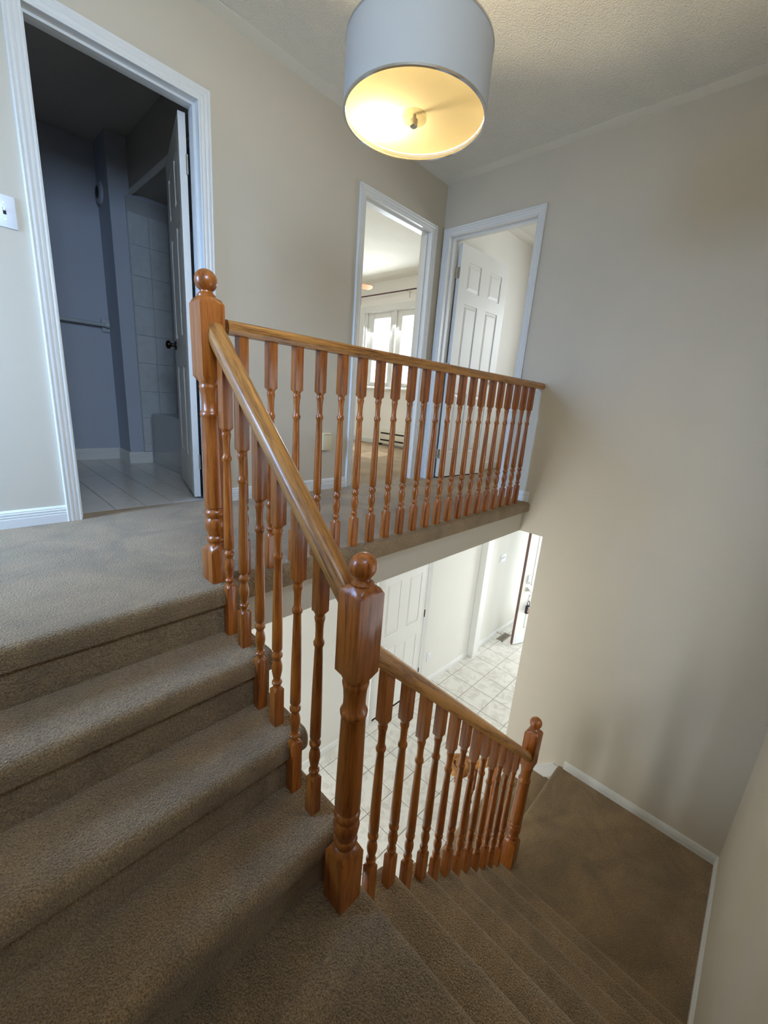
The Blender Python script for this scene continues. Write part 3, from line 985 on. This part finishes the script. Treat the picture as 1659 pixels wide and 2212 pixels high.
# newel posts
def newel(label, x, y, z0, d, tilt=(0, 0)):
    root = thing('newel_post', label, 'newel post', (x, y, z0), group=None)
    s = 0.039
    b = 0.138 + d
    pr = [(0, s, 1), (b - 0.022, s, 1), (b, s * 0.86, 0)]
    up = [(0.004, 0.029), (0.010, 0.029), (0.016, 0.034), (0.024, 0.0355), (0.031, 0.033), (0.036, 0.029), (0.042, 0.030), (0.060, 0.036), (0.078, 0.0385), (0.094, 0.036), (0.102, 0.032),
          (0.108, 0.034), (0.114, 0.0375), (0.122, 0.038), (0.129, 0.036), (0.134, 0.031), (0.138, 0.031), (0.142, 0.036), (0.150, 0.0365),
          (0.25, 0.0358), (0.36, 0.0345), (0.446, 0.0332), (0.451, 0.0345), (0.457, 0.0365), (0.464, 0.0365), (0.470, 0.0335), (0.475, 0.030),
          (0.50, 0.0295), (0.525, 0.031), (0.54, 0.0335), (0.545, 0.035), (0.551, 0.035), (0.556, 0.033)]
    pr += [(b + z, r, 0) for z, r in up]
    B0 = b + 0.560
    pr += [(B0, s * 0.86, 0), (B0 + 0.022, s, 1), (B0 + 0.238, s, 1), (B0 + 0.252, s * 0.80, 1), (B0 + 0.258, 0.028, 0), (B0 + 0.264, 0.0285, 0), (B0 + 0.268, 0.024, 0), (B0 + 0.272, 0.019, 0), (B0 + 0.282, 0.018, 0)]
    po = MB().loft([sect(*p_) for p_ in pr]).obj('turned_post', 'oak', root, (x, y, z0), smooth=38)
    R = 0.034
    zc = B0 + 0.272 + R * 0.95
    ball = MB().lathe([(zc - R * math.cos(PI * k / 14), max(R * math.sin(PI * k / 14), 0.0015)) for k in range(15)], 24)
    ball.obj('ball_finial', 'oak', root, (x, y, z0), smooth=60)
    if tilt != (0, 0):
        root.rotation_euler = (tilt[0], tilt[1], 0)
    return root
newel('oak newel post with ball top at the hallway corner, paler wood', -0.002, 0.018, 0, 0.0, (0, -0.010))
newel('tall dark oak newel post with ball top on the middle landing', 0.0, YRAIL2, ZM, 0.066)
newel('oak newel post with ball top on the lower landing', XN3, YRAIL2, ZL, 0.066)

# ================================================================== LIGHT FITTING
LD = 0.46
LX, LY, LZ = 0.562, -0.2745, 1.5746
LH = 0.178
lt = thing('ceiling_light', 'hanging drum light with pale fabric shade and glowing round diffuser', 'lamp', (LX, LY, LZ))
R = LD / 2
sh = MB()
sh.lathe([(LZ, R), (LZ + LH, R), (LZ + LH, R - 0.003), (LZ, R - 0.003), (LZ, R)], 96, (LX, LY, 0), cap=False)
sh.obj('shade', 'shade', lt, smooth=40)
MB().lathe([(LZ + 0.006, R - 0.0036), (LZ + LH - 0.006, R - 0.0036)], 96, (LX, LY, 0), cap=False).obj('bounce_lining', 'shade_in', lt, smooth=40)  # white cylinder added to bounce more bulb light onto the diffuser
for z in (LZ - 0.002, LZ + LH - 0.004):
    m = MB().lathe([(z, R + 0.0015), (z + 0.006, R + 0.0015), (z + 0.006, R - 0.006), (z, R - 0.006), (z, R + 0.0015)], 96, (LX, LY, 0), cap=False)
    m.obj('chrome_rim', 'chrome', lt, smooth=40)
DZ = LZ + 0.016
MB().add([(LX + (R - 0.006) * math.cos(2 * PI * k / 72), LY + (R - 0.006) * math.sin(2 * PI * k / 72), DZ) for k in range(72)], [tuple(range(72))]).obj('diffuser', 'diff', lt)
MB().lathe([(DZ - 0.016, 0.040), (DZ - 0.004, 0.040)], 32, (LX, LY, 0)).obj('acrylic_disc', 'acry', lt, smooth=40)
MB().lathe([(DZ - 0.036, 0.010), (DZ - 0.034, 0.012), (DZ - 0.016, 0.012), (DZ - 0.016, 0.006), (DZ - 0.002, 0.006)], 20, (LX, LY, 0)).obj('finial', 'metal', lt, smooth=40)
MB().lathe([(DZ + 0.003, 0.006), (CEIL - 0.02, 0.006)], 12, (LX, LY, 0)).obj('stem', 'chrome', lt, smooth=40)
MB().lathe([(CEIL - 0.03, 0.03), (CEIL - 0.022, 0.062), (CEIL, 0.065)], 28, (LX, LY, 0)).obj('ceiling_canopy', 'chrome', lt, smooth=40)
sp = MB()
for a in (0.3, 0.3 + 2 * PI / 3, 0.3 + 4 * PI / 3):
    sp.tube([(LX, LY, LZ + LH - 0.012), (LX + (R - 0.003) * math.cos(a), LY + (R - 0.003) * math.sin(a), LZ + LH - 0.004)], 0.0025, 6)
sp.obj('spider_frame', 'chrome', lt)
BX, BY, BZ = LX - 0.030, LY + 0.116, DZ + 0.034
sk_ = MB().lathe([(BZ + 0.03, 0.016), (BZ + 0.075, 0.016)], 16, (BX, BY, 0))
sk_.tube([(BX, BY, BZ + 0.07), (LX, LY, BZ + 0.07)], 0.005, 8)
sko = sk_.obj('bulb_socket', 'white', lt, smooth=40)
MB().lathe([(BZ - 0.030 * math.cos(PI * k / 10), max(0.028 * math.sin(PI * k / 10), 0.002)) for k in range(11)], 18, (BX, BY, 0)).obj('light_bulb', 'bulb', sko, smooth=60)
bl = light('bulb_light', 'POINT', (BX, BY, BZ), 40.0, (1.0, 0.86, 0.62))
bl.data.shadow_soft_size = 0.02
bl.parent = lt
bl.location = Vector((BX, BY, BZ)) - Vector(lt.location)

# ================================================================== SMALL THINGS UPSTAIRS
def wall_plate(name, label, cat, c, axis, w, h, toggles, mat='white', kind='toggle', depth=0.006):
    """plate on a wall facing -y (axis y) or -x (axis x); c = centre on the wall face"""
    root = thing(name, label, cat, (c[0], c[1], c[2]))
    def T(m):
        if axis == 'x':
            m.xf(Matrix.Translation(c) @ Matrix.Rotation(-PI / 2, 4, 'Z'))
        else:
            m.xf(Matrix.Translation(c))
        return m
    plate = T(MB().rbox(-w / 2, w / 2, -depth, 0, -h / 2, h / 2, 0.0025, 2)).obj('plate', mat, root, smooth=40)
    for k in range(toggles):
        x = (k - (toggles - 1) / 2) * 0.046
        if kind == 'toggle':
            T(MB().box(x - 0.005, x + 0.005, -depth - 0.0006, -depth, -0.012, 0.012)).obj('toggle_slot', 'slot' if mat == 'white' else mat, plate)
            T(MB().rbox(x - 0.0038, x + 0.0038, -depth - 0.010, -depth, 0.000, 0.011, 0.001, 1)).obj('toggle', mat, root)
        else:
            for z in (-0.0195, 0.0195):
                sf = T(MB().rbox(x - 0.017, x + 0.017, -depth - 0.002, -depth, z - 0.014, z + 0.014, 0.004, 2)).obj('socket_face', mat, root, smooth=40)
                T(MB().box(x - 0.008, x - 0.006, -depth - 0.0026, -depth - 0.002, z - 0.003, z + 0.006).box(x + 0.006, x + 0.008, -depth - 0.0026, -depth - 0.002, z - 0.003, z + 0.006)).obj('socket_slots', 'slot', sf)
        for z in ((-0.03, 0.03) if kind == 'toggle' else (0.0,)):
            T(MB().lathe([(-depth - 0.001, 0.003), (-depth, 0.0035)], 10, (x, 0, z), 'y')).obj('screw', 'metal', plate)
    return root
wall_plate('light_switch', 'white single toggle light switch beside the bathroom doorway', 'switch', (-0.350, YB, 1.300), 'y', 0.072, 0.116, 1)
cv = thing('outlet_cover', 'cream box cover low on the hallway wall behind the balusters', 'wall box', (1.302, YB, 0.363))
MB().rbox(1.259, 1.345, YB - 0.022, YB, 0.298, 0.428, 0.004, 2).obj('base', 'cream', cv, smooth=40)
cvo = MB().rbox(1.262, 1.342, YB - 0.032, YB - 0.021, 0.301, 0.425, 0.004, 2).obj('lid', 'cream', cv, smooth=40)
MB().box(1.266, 1.338, YB - 0.0325, YB - 0.0315, 0.413, 0.415).obj('lid_seam', 'slot', cvo)

# bedroom: window, curtain rod, heater, outlet, ceiling fan
win = thing('window_1', 'bright white double casement window in the cream bedroom', 'window', (XW, 3.19, 0.9), kind='structure')
m = MB()
for q in ((3.83, 3.925, 0.87, 2.075), (2.455, 2.55, 0.87, 2.075)):
    m.rbox(XW - 0.018, XW, q[0], q[1], q[2], q[3], 0.004, 1)
m.rbox(XW - 0.018, XW, 2.55, 3.83, 1.995, 2.075, 0.004, 1)
m.obj('window_casing', 'trim', win)
MB().rbox(XW - 0.055, XW, 2.44, 3.94, 0.845, 0.875, 0.005, 2).obj('window_sill', 'trim', win)
m = MB()
m.box(XW - 0.002, XW + 0.10, 3.79, 3.88, 0.875, 2.03).box(XW - 0.002, XW + 0.10, 2.50, 2.59, 0.875, 2.03)
m.box(XW - 0.002, XW + 0.10, 2.59, 3.79, 1.985, 2.03).box(XW - 0.002, XW + 0.10, 2.59, 3.79, 0.875, 0.90)
m.rbox(XW + 0.0, XW + 0.10, 3.165, 3.225, 0.90, 1.985, 0.003, 1)
m.obj('frame', 'trim', win)
for (a, b_) in ((3.225, 3.79), (2.59, 3.165)):
    s_ = MB()
    f0, f1, zb, ztp = a + 0.082, b_ - 0.13 if a > 3.2 else b_ - 0.095, 0.965, 1.905
    if a > 3.2:
        f0, f1 = 3.304, 3.659
    else:
        f0, f1 = 2.715, 3.069
    s_.rbox(XW + 0.035, XW + 0.075, a, f0, 0.90, 1.985, 0.004, 1).rbox(XW + 0.035, XW + 0.075, f1, b_, 0.90, 1.985, 0.004, 1)
    s_.rbox(XW + 0.035, XW + 0.075, f0, f1, 0.90, zb, 0.004, 1).rbox(XW + 0.035, XW + 0.075, f0, f1, ztp, 1.985, 0.004, 1)
    sa = s_.obj('sash', 'trim', win)
    MB().box(XW + 0.052, XW + 0.056, f0, f1, zb, ztp).obj('pane', 'glass', sa)
    MB().tube([(XW + 0.03, (f0 + f1) / 2 - 0.03, 0.945), (XW + 0.0, (f0 + f1) / 2, 0.955), (XW - 0.01, (f0 + f1) / 2 + 0.04, 0.945)], 0.006, 8).obj('crank_handle', 'metal', win, smooth=40)
cr = thing('curtain_rod', 'thin dark curtain rod above the bedroom window', 'curtain rod', (XW - 0.07, 3.2, 2.21))
MB().tube([(XW - 0.07, 4.12, 2.215), (XW - 0.07, 2.965, 2.215)], 0.009, 10).obj('rod', 'rod', cr, smooth=40)
MB().tube([(XW - 0.07, 2.955, 2.215), (XW - 0.07, 2.30, 2.215)], 0.009, 10).obj('rod', 'rod', cr, smooth=40)
for y in (3.95, 2.93):
    MB().rbox(XW - 0.006, XW, y - 0.008, y + 0.008, 2.13, 2.215, 0.002, 1).box(XW - 0.075, XW, y - 0.004, y + 0.004, 2.199, 2.206).obj('bracket', 'metal', cr)
for y in (4.12, 2.30):
    MB().lathe([(-0.02, 0.004), (-0.012, 0.015), (0.012, 0.015), (0.02, 0.004)], 14, (XW - 0.07, y, 2.215), 'y').obj('rod_end', 'rod', cr, smooth=40)
ht = thing('baseboard_heater', 'cream electric baseboard heater under the bedroom window', 'heater', (XW, 2.85, 0))
HT = XW - 0.068
hs = MB().rbox(HT, XW, 2.15, 3.31, 0.030, 0.235, 0.006, 2).obj('housing', 'heater', ht, smooth=40)
for z in (0.192, 0.085):
    MB().box(HT - 0.0015, HT, 2.20, 3.245, z - 0.012, z + 0.012).obj('slot', 'slot', hs)
for y in (2.5, 3.28):
    MB().box(HT + 0.02, XW - 0.01, y - 0.02, y + 0.02, 0.0, 0.032).obj('foot', 'slot', ht)
wall_plate('wall_outlet', 'cream outlet on the bedroom window wall', 'outlet', (XW, 3.985, 0.37), 'x', 0.075, 0.115, 1, 'cream', 'socket')
fan = thing('ceiling_fan', 'ceiling fan with tan blades in the bedroom', 'ceiling fan', (3.0, 3.27, CEIL))
FX, FY = 3.0, 3.27
MB().lathe([(CEIL - 0.05, 0.03), (CEIL - 0.04, 0.06), (CEIL, 0.065)], 24, (FX, FY, 0)).obj('canopy', 'trim', fan, smooth=40)
MB().lathe([(2.20, 0.012), (CEIL - 0.04, 0.012)], 12, (FX, FY, 0)).obj('downrod', 'trim', fan, smooth=40)
MB().lathe([(2.05, 0.05), (2.065, 0.085), (2.13, 0.10), (2.19, 0.085), (2.21, 0.03)], 28, (FX, FY, 0)).obj('motor', 'trim', fan, smooth=40)
for k in range(5):
    a = math.atan2(-0.53, 0.85) + k * 2 * PI / 5
    tm = Matrix.Translation((FX, FY, 2.10)) @ Matrix.Rotation(a, 4, 'Z') @ Matrix.Rotation(math.radians(-13), 4, 'X')
    out = [(0.15, -0.052), (0.52, -0.068)]
    for q in range(9):
        t_ = -PI / 2 + PI * q / 8
        out.append((0.545 + 0.05 * math.cos(t_), 0.068 * math.sin(t_)))
    out += [(0.52, 0.068), (0.15, 0.052)]
    bld = MB().prism(out, -0.003, 0.003, 'z').xf(tm).obj('blade', 'blade', fan)
    MB().box(0.07, 0.22, -0.016, 0.016, 0.003, 0.009).xf(tm).obj('blade_arm', 'trim', bld)

# bathroom things
tw = thing('towel_bar', 'white towel bar on the dim bathroom wall', 'towel bar', (0.15, 2.93, 1.11))
MB().tube([(-0.25, 2.868, 1.115), (0.42, 2.868, 1.115)], 0.014, 12).obj('bar', 'wtile', tw, smooth=40)
for x in (-0.25, 0.42):
    MB().rbox(x - 0.032, x + 0.026, 2.905, 2.93, 1.066, 1.164, 0.004, 2).rbox(x - 0.014, x + 0.014, 2.85, 2.91, 1.098, 1.132, 0.006, 2).obj('bracket', 'wtile', tw, smooth=40)
rv = thing('wall_vent', 'round dark disc high on the side of the boxed out bathroom wall', 'vent', (0.447, 2.84, 2.06))
MB().lathe([(-0.022, 0.045), (-0.022, 0.060), (-0.016, 0.075), (0.0, 0.078)], 28, (0.447, 2.84, 2.06), 'x').obj('ring', 'bwall', rv, smooth=40)
MB().lathe([(-0.026, 0.02), (-0.023, 0.042), (-0.018, 0.042)], 24, (0.447, 2.84, 2.06), 'x').obj('disc', 'slot', rv, smooth=40)
tub = thing('bathtub', 'pale bathtub with flat apron beside the bathroom door', 'bathtub', (1.0, 1.9, 0))
def rr(x0, x1, y0, y1, z, r, n=5):
    out = []
    for (cx_, cy_, a0) in ((x1 - r, y1 - r, 0), (x0 + r, y1 - r, PI / 2), (x0 + r, y0 + r, PI), (x1 - r, y0 + r, 3 * PI / 2)):
        for k in range(n + 1):
            a = a0 + PI / 2 * k / n
            out.append((cx_ + r * math.cos(a), cy_ + r * math.sin(a), z))
    return out
x0, x1, y0, y1 = 0.622, 1.398, 1.32, 2.612
MB().loft([rr(x0, x1, y0, y1, 0.0, 0.006), rr(x0, x1, y0, y1, 0.41, 0.006), rr(x0 + 0.004, x1, y0, y1, 0.424, 0.008), rr(x0 + 0.016, x1 - 0.01, y0 + 0.01, y1 - 0.01, 0.430, 0.012),
           rr(x0 + 0.075, x1 - 0.06, y0 + 0.08, y1 - 0.08, 0.428, 0.10), rr(x0 + 0.10, x1 - 0.085, y0 + 0.12, y1 - 0.11, 0.40, 0.10), rr(x0 + 0.15, x1 - 0.14, y0 + 0.25, y1 - 0.18, 0.10, 0.10)]).obj('shell', 'tub', tub, smooth=40)
MB().rbox(x0 - 0.006, x0, y0 + 0.03, y1 - 0.02, 0.0, 0.045, 0.002, 1).obj('apron_kick', 'tub', tub)

# ================================================================== FOYER THINGS
wall_plate('wall_outlet', 'white outlet low on the foyer wall beside the closet door', 'outlet', (3.049, YFO, -2.264), 'y', 0.072, 0.116, 1, 'white', 'socket')
wall_plate('light_switch', 'white triple light switch on the foyer wall near entrance', 'switch', (4.625, YFO, -1.347), 'y', 0.165, 0.116, 3)
vt = thing('floor_register', 'bronze floor register set in the tiles near the entrance door', 'vent', (4.825, 0.98, ZF))
m = MB()
vx0, vx1, vy0, vy1 = 4.687, 4.963, 0.928, 1.033
for q in ((vx0, vx1, vy0, vy0 + 0.016), (vx0, vx1, vy1 - 0.016, vy1), (vx0, vx0 + 0.016, vy0, vy1), (vx1 - 0.016, vx1, vy0, vy1)):
    m.box(q[0], q[1], q[2], q[3], ZF, ZF + 0.005)
m.obj('frame', 'vent', vt)
MB().box(vx0 + 0.01, vx1 - 0.01, vy0 + 0.01, vy1 - 0.01, ZF, ZF + 0.001).obj('duct', 'slot', vt)
for k in range(5):
    y = vy0 + 0.024 + k * 0.0142
    MB().box(vx0 + 0.014, vx1 - 0.014, y - 0.0035, y + 0.0035, ZF + 0.001, ZF + 0.0045).obj('slat', 'vent', vt)
ds = thing('door_stop', 'small spring door stop on the foyer baseboard', 'door stop', (4.80, YFO - 0.013, ZF + 0.05))
MB().lathe([(-0.075, 0.0045), (-0.012, 0.0045)], 10, (4.80, YFO, ZF + 0.05), 'y').obj('spring', 'metal', ds, smooth=40)
MB().lathe([(-0.088, 0.007), (-0.074, 0.008)], 12, (4.80, YFO, ZF + 0.05), 'y').obj('rubber_tip', 'vent', ds, smooth=40)
MB().lathe([(-0.018, 0.010), (-0.012, 0.011)], 12, (4.80, YFO, ZF + 0.05), 'y').obj('mount', 'metal', ds, smooth=40)
# lockbox hanging from the lever
lbm = Matrix.Translation((4.727, 0.787, ZF + 0.012)) @ Matrix.Rotation(fang, 4, 'Z')
lb = thing('lockbox', 'black key lockbox hanging on the entrance door handle', 'lockbox', lbm @ Vector((0.115, -0.05, 0.53)))
lbb = MB().rbox(0.085, 0.150, -0.072, -0.030, 0.52, 0.645, 0.008, 2).xf(lbm).obj('body', 'black', lb, smooth=40)
MB().rbox(0.097, 0.138, -0.074, -0.071, 0.545, 0.60, 0.001, 1).xf(lbm).obj('dial_face', 'lockface', lbb)
MB().rbox(0.103, 0.138, -0.075, -0.071, 0.607, 0.628, 0.001, 1).xf(lbm).obj('number_wheels', 'metal', lbb)
MB().tube([(0.098, -0.05, 0.645), (0.098, -0.05, 0.69), (0.106, -0.05, 0.708), (0.118, -0.05, 0.714), (0.130, -0.05, 0.708), (0.138, -0.05, 0.69), (0.138, -0.05, 0.645)], 0.0055, 10).xf(lbm).obj('shackle', 'black', lb, smooth=40)
MB().tube([(0.118, -0.05, 0.712), (0.135, -0.05, 0.76), (0.150, -0.05, 0.832)], 0.004, 8).xf(lbm).obj('hanging_cord', 'white', lb, smooth=40)

# landing window behind the camera
def frame_y(root, x0, x1, z0, z1, ya, yb, mull=True):
    m = MB()
    for q in ((x0, x0 + 0.04, z0, z1), (x1 - 0.04, x1, z0, z1), (x0 + 0.04, x1 - 0.04, z0, z0 + 0.04), (x0 + 0.04, x1 - 0.04, z1 - 0.04, z1)):
        m.box(q[0], q[1], ya, yb, q[2], q[3])
    if mull:
        m.box((x0 + x1) / 2 - 0.02, (x0 + x1) / 2 + 0.02, ya, yb, z0 + 0.04, z1 - 0.04)
    m.obj('frame', 'trim', root)
    MB().box(x0 + 0.04, x1 - 0.04, (ya + yb) / 2 - 0.002, (ya + yb) / 2 + 0.002, z0 + 0.04, z1 - 0.04).obj('pane', 'glass', root)
def frame_x(root, y0, y1, z0, z1, xa, xb, mull=True):
    m = MB()
    for q in ((y0, y0 + 0.04, z0, z1), (y1 - 0.04, y1, z0, z1), (y0 + 0.04, y1 - 0.04, z0, z0 + 0.04), (y0 + 0.04, y1 - 0.04, z1 - 0.04, z1)):
        m.box(xa, xb, q[0], q[1], q[2], q[3])
    if mull:
        m.box(xa, xb, (y0 + y1) / 2 - 0.02, (y0 + y1) / 2 + 0.02, z0 + 0.04, z1 - 0.04)
    m.obj('frame', 'trim', root)
    MB().box((xa + xb) / 2 - 0.002, (xa + xb) / 2 + 0.002, y0 + 0.04, y1 - 0.04, z0 + 0.04, z1 - 0.04).obj('pane', 'glass', root)
w2 = thing('window_2', 'small white window above the middle landing', 'window', (-0.52, YN, 1.57), kind='structure')
frame_y(w2, -0.92, -0.12, 1.57, 2.29, YN2 + 0.02, YN - 0.02)
w6 = thing('fill_window_6', 'large white unseen window added for light over the lower stairs', 'window', (1.25, YN, -0.6), kind='structure')  # out of view, added to carry the stair fill light
frame_y(w6, 0.75, 1.75, -0.6, 0.5, YN2 + 0.02, YN - 0.02)
w7 = thing('window_7', 'narrow sidelight window beside the entrance door', 'window', (XFD, 0.83, ZF + 0.1), kind='structure')
frame_x(w7, 0.63, 1.03, ZF + 0.1, ZF + 2.06, XFD + 0.02, XFD + 0.10, False)
w8 = thing('fill_window_8', 'unseen window added for light in the end wall below the hallway', 'window', (-1.02, 0.5, -2.15), kind='structure')  # out of view, added to carry the foyer end fill light
frame_x(w8, 0.1, 0.9, -2.15, -0.95, -1.12, -1.04)
w5 = thing('window_5', 'narrow window in the end wall of the hallway', 'window', (-1.9, 0.7, 0.58), kind='structure')
frame_x(w5, 0.44, 0.96, 0.58, 1.72, -2.0, -1.92, False)
# added front room fill window, right room window
w3 = thing('fill_window_3', 'wide unseen front room window added for light', 'window', (4.2, -2.48, -2.0), kind='structure')
m = MB()
for q in ((3.3, 3.35, -2.0, -0.7), (5.05, 5.1, -2.0, -0.7), (3.35, 5.05, -2.0, -1.95), (3.35, 5.05, -0.75, -0.7), (4.18, 4.22, -1.95, -0.75)):
    m.box(q[0], q[1], -2.56, -2.5, q[2], q[3])
m.obj('frame', 'trim', w3)
MB().box(3.35, 5.05, -2.532, -2.528, -1.95, -0.75).obj('pane', 'glass', w3)
w4 = thing('window_4', 'window lighting the room behind the open six panel door', 'window', (XW, -0.15, 0.93), kind='structure')
m = MB()
for q in ((-0.75, -0.70, 0.93, 1.93), (0.40, 0.45, 0.93, 1.93), (-0.70, 0.40, 0.93, 0.98), (-0.70, 0.40, 1.88, 1.93), (-0.17, -0.13, 0.98, 1.88)):
    m.box(XW + 0.03, XW + 0.09, q[0], q[1], q[2], q[3])
m.obj('frame', 'trim', w4)
MB().box(XW + 0.058, XW + 0.062, -0.70, 0.40, 0.98, 1.88).obj('pane', 'glass', w4)

for o in C.objects:
    for k in ('_local', '_w'):
        if k in o:
            del o[k]
